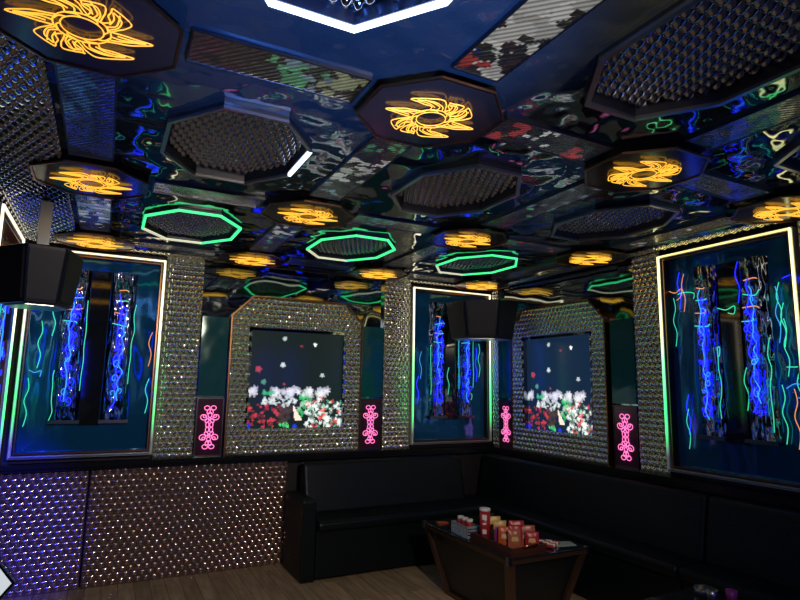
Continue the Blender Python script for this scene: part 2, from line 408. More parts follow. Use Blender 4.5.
def strip(x0, x1, y0, y1, label, recipe=(), seed=1):
    t = thing('ceiling_strip', label, 'ceiling strip', ((x0 + x1) / 2, (y0 + y1) / 2, 2.606), 0, 'ribbed ceiling strips between the lamps')
    a, b = (x1 - x0) / 2, (y1 - y0) / 2
    MB().box(-a, a, -b, b, .001, .03).build('housing', 'dark_steel', t)
    nx, ny = max(4, round(2 * a / .011)), max(4, round(2 * b / .011)); f = MB()
    for j in range(ny + 1):
        for i in range(nx + 1): f.v.append((-a + 2 * a * i / nx, -b + 2 * b * j / ny, 0))
    g = led_cells(nx, ny, recipe, seed); cols = []
    for j in range(ny):
        for i in range(nx):
            k = j * (nx + 1) + i; f.f.append([k, k + nx + 1, k + nx + 2, k + 1]); f.s.append(False); f.mi.append(0); cols += [*g[j][i], 1] * 4
    o = f.build('light_grid', 'ribbed', t); ca = o.data.color_attributes.new('picture', 'FLOAT_COLOR', 'CORNER'); ca.data.foreach_set('color', cols)
    e = MB(); r_ = [(-a - .006, -b - .006), (a + .006, -b - .006), (a + .006, b + .006), (-a - .006, b + .006)]
    e.ring(r_, [(-a, -b), (a, -b), (a, b), (-a, b)], -.003, .03); e.build('edge_trim', 'dark_steel', t)
WH, GR, RD, DK, BL = (.42, .42, .40), (.05, .22, .10), (.30, .03, .03), (.005, .006, .006), (.10, .16, .20)
LEDS = {('y', 1, -1): ((.45, .40, 95, WH, 4.0), (.55, .2, 10, DK, 2), (.86, .06, 14, DK, 2.2), (.92, .05, 4, RD, 1.6)),
        ('y', 1, 0): ((.42, .12, 16, WH, 2.4), (.45, .10, 10, DK, 1.5), (.12, .08, 7, GR, 1.4), (.85, .08, 5, BL, 1.5)),
        ('y', 0, 1): ((.45, .16, 26, BL, 3.0), (.5, .2, 18, WH, 1.6), (.3, .2, 8, DK, 2)),
        ('x', 0, 0): ((.62, .10, 16, GR, 1.5), (.85, .05, 12, (.18, .2, .12), 2), (.66, .12, 6, BL, 1.6)),
        ('x', 1, 0): ((.15, .08, 7, RD, 2.0), (.42, .08, 6, WH, 1.4), (.78, .05, 5, RD, 2.0), (.5, .2, 6, DK, 2)),
        ('x', 1, 1): ((.3, .15, 7, BL, 1.5), (.5, .2, 4, GR, 1.2)), ('y', 1, 1): ((.3, .15, 14, WH, 1.5), (.5, .25, 10, GR, 1.5)),
        ('y', 2, 0): ((.3, .2, 10, BL, 1.5), (.6, .1, 3, GR, 1.5)), ('x', 0, 1): ((.5, .1, 5, BL, 1.2),), ('x', 2, 1): ((.5, .2, 5, RD, 1.2),), ('y', 3, 0): ((.5, .2, 6, WH, 1.3),)}
colname = ['left-wall', 'second', 'third', 'right-wall']; rowname = ['nearest', 'middle', 'back-wall']
for i in range(4):
    for j in range(-1, 2):
        x = X0 + SX * i; y0 = Y0 + SY * j + .30; y1 = Y0 + SY * (j + 1) - .30
        where = {-1: 'running from the %s flame lamp of the nearest row toward the viewer', 0: 'between the nearest and middle lamps of the %s column', 1: 'between the middle and back-wall lamps of the %s column'}[j] % colname[i]
        strip(x - .09, x + .09, y0, y1, 'ribbed LED strip of the ceiling ' + where, LEDS.get(('y', i, j), ()), 10 + i * 5 + j)
for j in range(3):
    for i in range(3):
        y = Y0 + SY * j; x0 = X0 + SX * i + .30; x1 = x0 + SX - .60
        strip(x0, x1, y - .09, y + .09, 'crosswise ribbed LED strip joining the %s and %s lamps of the %s row' % (colname[i], colname[i + 1], rowname[j]), LEDS.get(('x', i, j), ()), 60 + i * 5 + j)

# mosaic bands of the ceiling along the walls
def band(name, x0, x1, y0, y1, z, pu, pv, label, bulge=.012, m_='mosaic'):
    b = MB().box(x0, x1, y0, y1, z, ZC - .001)
    b.domes(x0, x1, y0, y1, pu, pv, lambda u, v, h: (u, v, z - h), bulge)
    return tag(b.build(name, m_), label, 'mosaic panel', 'mirror mosaic bands at the ceiling edge')
band('mosaic_band', L, -.265, F + .1, D, 2.603, .046, .052, 'wide mirror mosaic band on the ceiling along the left wall', .014, 'mosaic_ceiling')
band('mosaic_band', 3.60, W - .016, F + .1, D - .14, 2.603, .040, .045, 'narrow mirror mosaic band on the ceiling above the right wall mirror', .010)
band('mosaic_band', -.26, .78, D - .10, D, 2.603, .05, .05, 'short mirror mosaic band at the ceiling above the left neon framed mirror')
band('mosaic_band', 2.42, 3.6, D - .10, D, 2.603, .05, .05, 'short mirror mosaic band at the ceiling above the corner neon framed mirror')

# ---------------------------------------------------------------- neon framed mirrors
FW, FB, FT = .97, .965, 2.555
def squiggle(rnd, x, z0, z1, wd, y, n=None):
    n = n or int((z1 - z0) / .045); pts = []
    for k in range(n + 1):
        t = k / n; pts.append((x + rnd.uniform(-wd, wd), y + rnd.uniform(-.004, .004), z0 + (z1 - z0) * t + rnd.uniform(-.012, .012)))
    return smooth_path(pts, 4)
def curl(rnd, x, z, y, s):
    a0 = rnd.uniform(0, 6.28); q = []
    for k in range(12):
        a = a0 + k * .55; r = s * (1 - k / 16); q.append((x + r * math.cos(a) * .7, y, z + r * math.sin(a)))
    return smooth_path(q, 2)
def framed_mirror(wall, u, label, top, seed, extra=True):
    rnd = random.Random(seed); loc, rz = WALLS[wall](u)
    t = thing('neon_framed_mirror', label, 'mirror', loc, rz, 'neon framed wall mirrors')
    rect = lambda d: [(d, FB + d), (FW - d, FB + d), (FW - d, FT - d), (d, FT - d)]
    MB().ring(rect(0), rect(.022), -.035, .05, axis='y').build('frame', 'frame_metal', t)
    n = MB().ring(rect(.007), rect(.016), -.048, -.036, axis='y', mis=[1, 0, 2, 0]); n.build('neon_tube', [top[0], 'steel', top[1]], t)
    MB().ring(rect(.030), rect(.040), -.02, .045, axis='y').build('inner_trim', 'bronze', t)
    MB().box(.022, FW - .022, .045, .055, FB + .022, FT - .022).build('mirror_glass', 'frame_mirror', t)
    for k, xc in enumerate((.33, .67)):
        hw = .095
        s_ = MB(); o = [(xc - hw, .044), (xc - hw * .6, -.005), (xc + hw * .6, -.005), (xc + hw, .044)]
        s_.prism(o, 1.24, 2.42); s_.build('mirror_column', 'wavy_mirror', t)
        MB().box(xc - hw - .01, xc + hw + .01, -.012, .044, 1.215, 1.24).build('column_base', 'dark_steel', t)
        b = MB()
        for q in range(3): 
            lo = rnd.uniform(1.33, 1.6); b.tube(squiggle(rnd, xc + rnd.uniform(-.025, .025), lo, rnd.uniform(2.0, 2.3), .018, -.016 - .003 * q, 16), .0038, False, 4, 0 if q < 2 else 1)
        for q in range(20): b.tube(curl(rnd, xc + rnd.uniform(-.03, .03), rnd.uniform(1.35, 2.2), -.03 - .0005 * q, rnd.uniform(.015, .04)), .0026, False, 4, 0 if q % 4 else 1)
        b.build('added_blue_tubes', ['reflection_blue', 'reflection_azure'], t)  # glowing tubes standing in for blue reflections in the mirror
        def wire(p, r, m_): MB().tube(p, r, False, 4).build('reflection_wire', m_, t)  # glowing wire standing in for a coloured reflection
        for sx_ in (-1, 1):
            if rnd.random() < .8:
                lo = rnd.uniform(1.25, 1.6); wire(squiggle(rnd, xc + sx_ * hw * .95, lo, lo + rnd.uniform(.35, .8), .010, -.004, 6), .0026, 'reflection_teal')
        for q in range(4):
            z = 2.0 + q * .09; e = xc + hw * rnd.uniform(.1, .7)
            wire(smooth_path([(xc - hw * .7 + .01 * q, -.012, z), ((xc + e) / 2, -.013, z + rnd.uniform(-.02, .02)), (e, -.014, z + rnd.uniform(-.02, .02))], 4), .003, ('reflection_teal', 'reflection_amber')[q % 2])
    MB().box(.43, .57, .030, .044, 1.20, 2.42).build('centre_panel', 'table_glass', t)
    for k in range(24 if extra else 6):      # short glowing wires added in place of reflections in the glass
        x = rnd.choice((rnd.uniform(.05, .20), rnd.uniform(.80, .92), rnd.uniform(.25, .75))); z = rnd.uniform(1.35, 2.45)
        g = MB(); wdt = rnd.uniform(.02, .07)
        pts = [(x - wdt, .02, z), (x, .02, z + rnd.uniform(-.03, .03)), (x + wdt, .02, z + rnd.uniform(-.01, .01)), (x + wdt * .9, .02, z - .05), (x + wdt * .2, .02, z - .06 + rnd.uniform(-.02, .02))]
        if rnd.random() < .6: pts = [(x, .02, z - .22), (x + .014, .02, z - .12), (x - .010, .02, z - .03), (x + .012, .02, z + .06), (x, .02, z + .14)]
        g.tube(smooth_path(pts[:rnd.choice((4, 5))], 5), .0028, False, 4); g.build('reflection_wire', rnd.choice(('reflection_teal', 'reflection_teal', 'reflection_azure', 'reflection_amber', 'reflection_blue')), t)
    return t
framed_mirror('back', -.58, 'neon framed mirror on the back wall beside the left speaker, glowing white then green', ('strip_warm', 'neon_warm'), 3, False)
framed_mirror('back', 2.75, 'neon framed mirror on the back wall, partly behind the speaker in the room corner', ('strip_warm', 'neon_warm'), 8, False)
framed_mirror('right', D - 2.895, 'largest neon framed mirror, on the right wall with yellowish top tube', ('strip_gold', 'neon_gold'), 21)
framed_mirror('left', 3.87, 'neon framed mirror on the left wall seen edge-on at the picture margin', ('strip_warm', 'neon_warm'), 33, False)
framed_mirror('left', 1.75, 'unseen neon framed mirror added on the left wall close beside the viewer', ('strip_warm', 'neon_warm'), 41)  # added out of view to give the ceiling more neon to reflect
framed_mirror('right', D - 1.55, 'unseen neon framed mirror added on the right wall, past the picture edge', ('strip_gold', 'neon_gold'), 57)  # also added unseen, as a source of blue and green reflections

# ---------------------------------------------------------------- mosaic pilasters
def mosaic_panel(wall, u0, u1, z0, z1, label, pu=.052, pv=.045, m_='mosaic', out=.0, bulge=.011):
    loc, rz = WALLS[wall](u0); w_ = u1 - u0
    b = MB().box(0, w_, -out, .058, z0, z1)
    b.domes(0, w_, z0, z1, pu, pv, lambda u, v, h: (u, -out - h, v), bulge, flat=True)
    return tag(b.build('mirror_mosaic', m_, loc=loc, rotz=rz), label, 'mosaic panel', 'mirror mosaic wall panels')
mosaic_panel('back', .395, .70, LED, 2.60, 'tall mirror mosaic panel between the left neon framed mirror and a dark niche')
mosaic_panel('back', 2.445, 2.745, LED, 2.60, 'tall mirror mosaic panel left of the corner neon framed mirror')
mosaic_panel('right', D - 3.16, D - 2.90, LED, 2.60, 'tall mirror mosaic panel left of the large right wall mirror')
mosaic_panel('right', .07, .17, LED, 2.60, 'narrow mirror mosaic strip on the right wall at the room corner')
mosaic_panel('right', D - 1.91, D - 1.60, LED, 2.60, 'mirror mosaic panel just beyond the picture on the right wall')
mosaic_panel('left', 4.845, D - .01, LED, 2.60, 'slim mirror mosaic strip at the left end of the back wall corner')
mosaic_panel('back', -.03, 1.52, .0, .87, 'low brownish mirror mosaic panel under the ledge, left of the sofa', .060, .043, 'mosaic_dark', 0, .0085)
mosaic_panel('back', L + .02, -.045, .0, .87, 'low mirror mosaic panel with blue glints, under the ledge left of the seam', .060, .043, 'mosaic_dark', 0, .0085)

# ---------------------------------------------------------------- ledges
def ledge(wall, u0, u1, label):
    loc, rz = WALLS[wall](u0); b = MB()
    b.box(0, u1 - u0, -.075, .05, LED - .035, LED); b.box(0, u1 - u0, -.05, .05, LED - .06, LED - .036)
    tag(b.build('wall_ledge', 'ledge', loc=loc, rotz=rz), label, 'ledge', 'dark wall ledges')
ledge('back', L + .02, W, 'black glossy ledge along the back wall below the mirrors and left screen')
ledge('right', .08, D - F - .02, 'black glossy ledge along the right wall behind the sofa')

# ---------------------------------------------------------------- recess between pilasters: mirror, niches, screen
def make_picture(n, blue):
    """what the displays show: hearts and stars over a field of flowers, as n x n cells from the bottom row up"""
    rnd = random.Random(11); bg = (.004, .013, .032) if blue else (.006, .011, .009)
    img = [[list(bg) for _ in range(n)] for _ in range(n)]
    def blob(u, v, r, col, k=.9, lobes=0, ragged=.25):
        ph = rnd.uniform(0, 6.28)
        for j in range(max(0, int((v - r * 1.4) * n)), min(n, int((v + r * 1.4) * n) + 2)):
            for i in range(max(0, int((u - r * 1.4) * n)), min(n, int((u + r * 1.4) * n) + 2)):
                du, dv = (i + .5) / n - u, (j + .5) / n - v; a = math.atan2(dv, du)
                lim = r * (1 + ragged * (math.cos(lobes * a + ph) if lobes else rnd.uniform(-1, 1)))
                d = math.hypot(du, dv)
                if d < lim:
                    q = k * (1 - .45 * (d / lim) ** 2) * rnd.uniform(.75, 1)
                    for c in range(3): img[j][i][c] = img[j][i][c] * (1 - q) + col[c] * q
    W_, G_, R_ = (.62, .68, .74), (.04, .34, .14), (.50, .04, .06)
    for (a, b, r, col, k) in ((.36, .93, .026, (.5, .6, .58), .8), (.69, .88, .022, (.95, 1, 1), .95), (.35, .65, .030, (.6, .66, .7), .85), (.78, .55, .028, (.5, .58, .6), .85),
                           (.54, .86, .018, (.3, .03, .05), .7), (.10, .60, .036, (.45, .05, .07), .8), (.16, .47, .030, (.1, .35, .2), .7), (.37, .45, .018, (.3, .05, .05), .7)):
        blob(a, b, r * .9, col, k, 5, .14)
    for k in range(64):                       # far band of pale flowers
        u = rnd.uniform(.0, .84); 
        if .10 < u < .22: continue
        blob(u, .365 + rnd.uniform(-.04, .04), rnd.uniform(.020, .038), (.50 + .2 * rnd.random(),) * 2 + (.66,), rnd.uniform(.4, .9), 5)
    for k in range(8): blob(rnd.uniform(.12, .28), rnd.uniform(.34, .38), .02, G_, .8)
    for k in range(26): blob(rnd.uniform(.16, .50), rnd.gauss(.28, .02), rnd.uniform(.012, .026), (.55, .6, .6), .8, 3)
    for k in range(60): blob(rnd.uniform(0, .36), rnd.uniform(.0, .24), rnd.uniform(.010, .024), (R_, (.02, .015, .02), (.25, .02, .03))[k % 3], .9, 3)
    for k in range(12): blob(rnd.uniform(.34, .48), rnd.uniform(.05, .22), .03, (.05, .03, .025), .9)
    for j in range(int(.08 * n), int(.24 * n)):
        for i in range(n):
            u, v = i / n, j / n
            if abs(u - (.56 - v * .4)) < (.25 - v) * .22: img[j][i] = [.72, .55, .46]
    for k in range(26): blob(rnd.gauss(.60, .035), rnd.gauss(.25, .055), rnd.uniform(.010, .026), (.03, .42, .12) if k % 3 else (.3, .5, .35), .85)
    for k in range(170):                      # near bunch of white flowers with red and dark gaps
        u = rnd.uniform(.62, 1.0); v = rnd.uniform(.0, .30 - .9 * (u - .80) ** 2)
        blob(u, v, rnd.uniform(.010, .028), ((.66, .74, .70), (.66, .74, .70), (.02, .05, .04), (.66, .74, .70), (.10, .30, .18), (.66, .74, .70), (.02, .03, .03), (.50, .06, .07))[k % 8], .9, 5)
    for k in range(12): blob(rnd.gauss(.80, .02), rnd.gauss(.15, .04), .016, (.6, .08, .07), .9)
    for k in range(9): blob(rnd.uniform(.3, .46), rnd.uniform(.0, .05), .014, (.06, .5, .16), .9, 3)
    blob(.50, .01, .022, (.02, .03, .75), .9); blob(.02, .02, .03, (.02, .02, .6), .8)
    return img
def display_mesh(w_, h, blue, n=84):
    b = MB()
    for j in range(n + 1):
        for i in range(n + 1): b.v.append((w_ * i / n, 0, h * j / n))
    cols = []; img = make_picture(n, blue)
    for j in range(n):
        for i in range(n):
            k = j * (n + 1) + i; b.f.append([k, k + 1, k + n + 2, k + n + 1]); b.s.append(False); b.mi.append(0)
            cols += [*img[j][i], 1] * 4
    return b, cols
def recess(wall, u0, u1, uc, label_s, labels_n, labels_p, seed, blue, left_w, right_w):
    loc, rz = WALLS[wall](u0); w_ = u1 - u0
    tag(MB().box(0, w_, .044, .058, LED, 2.60).build('recess_mirror', 'recess_mirror', loc=loc, rotz=rz),
        label_s[1], 'mirror', 'wavy recess mirrors')
    # video screen with its mosaic surround
    t = thing('video_screen', label_s[0], 'screen', WALLS[wall](uc)[0], rz, 'wall video screens')
    a, sc = .615, .465; z0, z1, ch = LED, 2.31, .18
    outer = [(-a, z0), (a, z0), (a, z1 - ch), (a - ch, z1), (-a + ch, z1), (-a, z1 - ch)]
    inner = [(-sc, 1.13), (sc, 1.13), (sc, 2.03), (sc - .001, 2.035), (-sc + .001, 2.035), (-sc, 2.03)]
    b = MB().ring(outer, inner, -.02, .043, axis='y')
    ins = lambda u, v: not (abs(u) < sc - .005 and 1.135 < v < 2.03) and (v < z1 - ch or abs(u) < a - (v - (z1 - ch)))
    b.domes(-a, a, z0, z1, .052, .045, lambda u, v, h: (u, -.02 - h, v), .011, ins, flat=True)
    b.build('mosaic_surround', 'mosaic', t)
    out2 = [(-a - .012, z0), (a + .012, z0), (a + .012, z1 - ch + .005), (a - ch + .005, z1 + .012), (-a + ch - .005, z1 + .012), (-a - .012, z1 - ch + .005)]
    MB().ring(out2, outer, -.035, .043, axis='y').build('bronze_trim', 'bronze', t)
    rr = lambda d: [(-sc + d, 1.13 + d), (sc - d, 1.13 + d), (sc - d, 2.035 - d), (-sc + d, 2.035 - d)]
    MB().ring(rr(0), rr(.022), -.018, .03, axis='y').build('screen_bezel', 'recess_mirror', t)
    d, cols = display_mesh(2 * sc - .044, .905 - .044, blue)
    o = d.build('display', 'display', t, loc=(-sc + .022, .028, 1.152))
    ca = o.data.color_attributes.new('picture', 'FLOAT_COLOR', 'CORNER'); ca.data.foreach_set('color', cols)
    # niches at both sides: teal panel above, pink ornament below
    for k, (x0, x1) in enumerate(((.012, left_w), (w_ - right_w, w_ - .012))):
        pl = (Matrix.Rotation(rz, 4, 'Z') @ Vector((x0, 0, 0))) + Vector(loc)
        tag(MB().box(0, x1 - x0, -.005, .043, 1.43, 2.11).build('niche_mirror', 'teal_gloss', loc=pl, rotz=rz), labels_n[k], 'mirror', 'dark teal niche mirrors')
        pk = thing('ornament_lamp', labels_p[k], 'wall lamp', pl, rz, 'pink ornament lamps')
        ww = x1 - x0
        MB().box(.004, ww - .004, .0, .043, LED + .003, 1.41).build('lamp_box', 'purple_panel', pk, bevel=.004)
        MB().ring([(0, LED + .002), (ww, LED + .002), (ww, 1.415), (0, 1.415)], [(.008, LED + .01), (ww - .008, LED + .01), (ww - .008, 1.407), (.008, 1.407)], -.004, .043, axis='y').build('lamp_edge', 'dark_steel', pk)
        n = MB(); cx, cz = ww / 2, 1.17; k_ = min(1, ww / .2)
        def loop(x, z, rx, rz_, rot=0, nn=14):
            n.tube([(cx + k_ * (x + rx * math.cos(q) * math.cos(rot) - rz_ * math.sin(q) * math.sin(rot)), -.006, cz + z + rx * math.cos(q) * math.sin(rot) + rz_ * math.sin(q) * math.cos(rot)) for q in [2 * PI * i / nn for i in range(nn)]], .0034, True, 4)
        for s in (-1, 1):
            for m_ in (-1, 1):
                loop(m_ * .026, s * .160, .022, .018); loop(m_ * .012, s * .130, .012, .022, m_ * .3)
                loop(m_ * .050, s * .082, .026, .022, m_ * s * .4); loop(m_ * .042, s * .092, .012, .012)
                loop(m_ * .020, s * .055, .020, .012, -m_ * s * .8); loop(m_ * .016, s * .020, .014, .020)
            loop(0, s * .102, .016, .022); loop(0, s * .068, .010, .014)
        n.build('neon_ornament', 'neon_pink', pk)
recess('back', .70, 2.445, 1.575, ('video screen with flowers and hearts on the back wall, in a mirror mosaic surround', 'wavy dark mirror behind the left video screen, reflecting the ceiling lamps'),
       ('dark teal niche mirror left of the back wall video screen', 'dark teal niche mirror right of the back wall video screen'),
       ('pink neon ornament lamp at the left of the back wall video screen', 'pink neon ornament lamp at the right of the back wall video screen'), 1, False, .235, .245)
recess('right', .17, D - 3.16, 1.045, ('bluish video screen with flowers on the right wall, in a mirror mosaic surround', 'wavy dark mirror behind the right wall video screen'),
       ('dark niche mirror in the corner, left of the right wall video screen', 'dark teal niche mirror right of the right wall video screen'),
       ('small pink neon ornament lamp closest to the room corner', 'pink neon ornament lamp right of the right wall video screen'), 2, True, .235, .25)

# ---------------------------------------------------------------- lights added on the unseen front wall, for the mirrors to reflect
def added_front_screen(x0, x1, z0, z1, col, s, label):
    m_ = mat('added_front_display', (.02, .02, .02), .2, emit=col, strength=s)
    t = thing('added_television', label, 'added_television', ((x0 + x1) / 2, F + .03, z0))
    h = z1 - z0; a = (x1 - x0) / 2
    MB().box(-a, a, 0, .05, 0, h).build('casing', 'speaker_black', t)
    MB().box(-a + .02, a - .02, .05, .056, .02, h - .02).build('display', m_, t)
added_front_screen(.7, 2.5, 1.15, 2.15, (.9, .93, 1), .15, 'wide glowing screen added on the front wall, unseen behind the viewer')  # unseen screen added for its glow and reflections
for k, x in enumerate((-.35, .35, 2.85, 3.4)):
    t = thing('added_light_column', 'added blue light column on the unseen front wall, ' + ('close to the left wall', 'left of the added screen', 'right of the added screen', 'close to the right wall')[k], 'wall lamp', (x, F, 0), 0, 'added blue light columns')  # unseen lamps added as blue sources for the mirrors
    MB().box(-.09, .09, 0, .03, .9, 2.3).build('back_plate', 'dark_steel', t)
    b = MB(); rnd = random.Random(k)
    for q in range(3): b.tube([(p[0], .05, p[2]) for p in squiggle(rnd, 0, 1.0, 2.2, .05, .05)], .012, False, 5)
    b.build('added_blue_tubes', 'added_column_blue', t)  # added blue emitters, met only as reflections

# ---------------------------------------------------------------- speakers
def speaker(loc, rz, label, wd, dp, h, hung=False):
    t = thing('loudspeaker', label, 'speaker', loc, rz, 'hanging loudspeakers')
    top = [(-wd / 2, -.02), (-wd * .22, -dp), (wd * .22, -dp), (wd / 2, -.02), (wd * .36, dp * .6), (-wd * .36, dp * .6)]
    bot = [(p[0] * .82, p[1] * .78) for p in top]
    MB().prism(bot, 0, h, poly2=top).build('cabinet', 'speaker_black', t, bevel=.008)
    b = MB()
    def face(i, j, e=.012):
        a0, a1 = Vector((*bot[i], 0)), Vector((*bot[j], 0)); c0, c1 = Vector((*top[i], h)), Vector((*top[j], h))
        P = lambda s_, t_: (a0.lerp(a1, s_)).lerp(c0.lerp(c1, s_), t_)
        n = (a1 - a0).cross(c0 - a0).normalized()
        q = [P(.06, .07), P(.94, .07), P(.94, .93), P(.06, .93)]
        b.add(q + [x + n * e for x in q], [(4, 5, 6, 7), (0, 1, 5, 4), (1, 2, 6, 5), (2, 3, 7, 6), (3, 0, 4, 7)])
    face(0, 1); face(1, 2); face(2, 3)
    b.build('grille', 'speaker_grille', t)
    (MB().box(-.03, .03, -.03, .03, h - .01, 2.584 - loc[2]) if hung else MB().box(-.03, .03, dp * .5, dp * .6 + .44, h * .5, h * .5 + .05)).build('bracket', 'dark_steel', t)
    MB().prism([(p[0] * .86, p[1] * .86) for p in bot], -.008, .001).build('bottom_plate', 'satin_plate', t)
speaker((-.385, 3.85, 1.96), .20, 'black loudspeaker hanging at the left end of the room, in front of the left mirror', .43, .25, .32, True)
speaker((3.28, 4.62, 2.005), -.62, 'black loudspeaker hanging in the room corner under a flame lamp', .72, .28, .36)

# ---------------------------------------------------------------- sofas
def sofa_back():
    t = thing('sofa', 'black leather sofa along the back wall with the only armrest, left of the table', 'sofa', (0, 0, 0), 0, 'black corner sofa sections')
    x0 = 1.485
    MB().box(x0 + .12, 3.245, 4.53, 5.03, .02, .40).build('base', 'leather', t, bevel=.012)
    MB().box(x0 + .12, 3.245, 4.475, 4.90, .385, .46).build('seat', 'leather', t, bevel=.025)
    b = MB(); b.prism([(4.84, .44), (5.045, .44), (5.045, .865), (4.94, .865)], x0 + .125, 3.245, axis='x'); b.build('backrest', 'leather', t, bevel=.03)
    MB().box(x0, x0 + .12, 4.53, 5.045, 0, .62).build('armrest', 'leather', t, bevel=.015)
sofa_back()
def sofa_side(y0, y1, x0, x1, label, corner=False):
    t = thing('sofa', label, 'sofa', (0, 0, 0), 0, 'black corner sofa sections')
    sh = -.012 if not corner else 0
    def xf(y): return 3.25
    b = MB(); b.prism([(xf(y0) + .04, y0), (3.655, y0), (3.655, y1), (xf(y1) + .04, y1)], .02, .40); b.build('base', 'leather', t, bevel=.012)
    b = MB(); b.prism([(xf(y0), y0), (3.60, y0), (3.60, y1), (xf(y1), y1)], .385, .46); b.build('seat', 'leather', t, bevel=.025)
    b = MB(); b.prism([(-y0, .44), (-y0, .865), (-y1, .865), (-y1, .44)], 0, .1)
    b = MB(); o = [(3.50, .44), (3.655, .44), (3.655, .865), (3.575, .865)]
    vs = [(p[0], y0, p[1]) for p in o] + [(p[0], y1, p[1]) for p in o]
    b.add(vs, [(0, 1, 2, 3), (7, 6, 5, 4), (0, 4, 5, 1), (1, 5, 6, 2), (2, 6, 7, 3), (3, 7, 4, 0)]); b.build('backrest', 'leather', t, bevel=.03)
sofa_side(2.535, 5.03, 0, 0, 'long black leather sofa section along the right wall, behind the snack table', True)
sofa_side(.4, 2.525, 0, 0, 'black leather sofa section along the right wall nearest the viewer')

# ---------------------------------------------------------------- tables
def table(cx, cy, label):
    t = thing('table', label, 'table', (cx, cy, 0), 0, 'dark glass-topped lounge tables')
    a, b, H_ = .335, .54, .50
    MB().box(-a, a, -b, b, H_ - .012, H_).build('glass_top', 'table_glass', t, bevel=.003)
    MB().ring([(-a + .005, -b + .005), (a - .005, -b + .005), (a - .005, b - .005), (-a + .005, b - .005)], [(-a + .03, -b + .03), (a - .03, -b + .03), (a - .03, b - .03), (-a + .03, b - .03)], H_ - .04, H_ - .0125).build('top_rail', 'table_trim', t)
    at, bt, ab, bb = a - .035, b - .035, a - .14, b - .16
    p1 = [(-ab, -bb), (ab, -bb), (ab, bb), (-ab, bb)]; p2 = [(-at, -bt), (at, -bt), (at, bt), (-at, bt)]
    MB().prism(p1, .03, H_ - .04, poly2=p2).build('body', 'table_side', t)
    MB().box(-ab - .02, ab + .02, -bb - .02, bb + .02, 0, .03).build('plinth', 'table_trim', t)
    for sx_, sy_ in ((-1, -1), (1, -1), (1, 1), (-1, 1)):
        s = .024; lo = [(sx_ * ab + q * s, sy_ * bb + r * s) for q, r in ((-1, -1), (1, -1), (1, 1), (-1, 1))]
        hi = [(sx_ * at + q * s, sy_ * bt + r * s) for q, r in ((-1, -1), (1, -1), (1, 1), (-1, 1))]
        MB().prism(lo, .03, H_ - .04, poly2=hi).build('corner_post', 'table_trim', t)
        MB().box(sx_ * (a - .012) - .014, sx_ * (a - .012) + .014, sy_ * (b - .012) - .014, sy_ * (b - .012) + .014, H_ - .045, H_ + .006).build('corner_cap', 'steel', t)
TX, TY, TZ = 2.635, 3.51, .50
table(TX, TY, 'dark glass-topped table with bronze corner posts carrying the snack tray')
table(2.60, 1.62, 'second dark table at the lower right edge of the picture, mostly cut off')

# ---------------------------------------------------------------- things on the table
def pm(name, col, rough=.35, **k):
    if name not in M: M[name] = mat(name, col, rough, **k)
    return name
pm('pack_red', (.36, .018, .03)); pm('pack_yellow', (.60, .42, .14)); pm('pack_brown', (.35, .10, .06)); pm('white_plastic', (.75, .75, .75))
pm('basket_blue', (.25, .36, .45)); pm('pack_purple', (.28, .03, .25)); pm('pack_cream', (.7, .5, .38)); pm('foil', (.5, .5, .52), .25, metal=.8); pm('pack_orange', (.50, .10, .03))
def tray():
    t = thing('serving_tray', 'dark brown wooden serving tray holding the snacks on the table', 'tray', (2.475, 3.205, TZ + .001), 0)
    a, b = .140, .225
    MB().box(-a, a, -b, b, .0, .012).build('tray_base', 'tray_wood', t)
    r_ = MB(); r_.ring([(-a, -b), (a, -b), (a, b), (-a, b)], [(-a + .012, -b + .012), (a - .012, -b + .012), (a - .012, b - .012), (-a + .012, b - .012)], .0125, .055); r_.build('rim', 'tray_wood', t, bevel=.003)
    for s in (-1, 1): MB().tube([(-.05, s * b, .05), (-.045, s * (b + .022), .066), (.045, s * (b + .022), .066), (.05, s * b, .05)], .007).build('handle', 'bronze', t)
tray()
# basket with three small jars
t = thing('basket', 'small blue-grey plastic basket holding three red jars', 'basket', (2.375, 3.56, TZ + .002), .0)
b = MB(); b.box(-.048, .048, -.10, .10, 0, .006)
for k in range(4): b.ring([(-.05, -.102), (.05, -.102), (.05, .102), (-.05, .102)], [(-.046, -.098), (.046, -.098), (.046, .098), (-.046, .098)], .008 + k * .019, .018 + k * .019)
for k in range(11):
    y = -.10 + .02 * k
    for x in (-.0495, .0495): b.box(x - .0025, x + .0025, y - .002, y + .002, .002, .074)
b.build('basket_wall', 'basket_blue', t)
MB().ring([(-.053, -.105), (.053, -.105), (.053, .105), (-.053, .105)], [(-.045, -.097), (.045, -.097), (.045, .097), (-.045, .097)], .074, .080).build('rim', 'basket_blue', t)
for k, y in enumerate((3.615, 3.56, 3.505)):
    j = thing('jar', 'small red jar with white lid in the basket, ' + ('farthest from the tall can', 'middle one of three', 'next to the tall can')[k], 'jar', (2.375, y, TZ + .010), 0, 'red jars in the basket')
    MB().lathe([(0, 0), (.024, 0), (.026, .01), (.026, .085), (.022, .092), (0, .092)]).build('body', 'pack_red', j)
    MB().lathe([(.0, .093), (.026, .093), (.026, .108), (.024, .111), (0, .111)]).build('lid', 'white_plastic', j)
c = thing('snack_can', 'tall red cylindrical snack can with white lid standing in the tray', 'can', (2.40, 3.355, TZ + .0145))
MB().lathe([(0, 0), (.036, 0), (.036, .190), (0, .190)], k=24).build('can_body', 'pack_red', c)
MB().lathe([(0, .191), (.038, .191), (.038, .206), (.034, .209), (0, .209)], k=24).build('lid', 'white_plastic', c)
lb = MB()
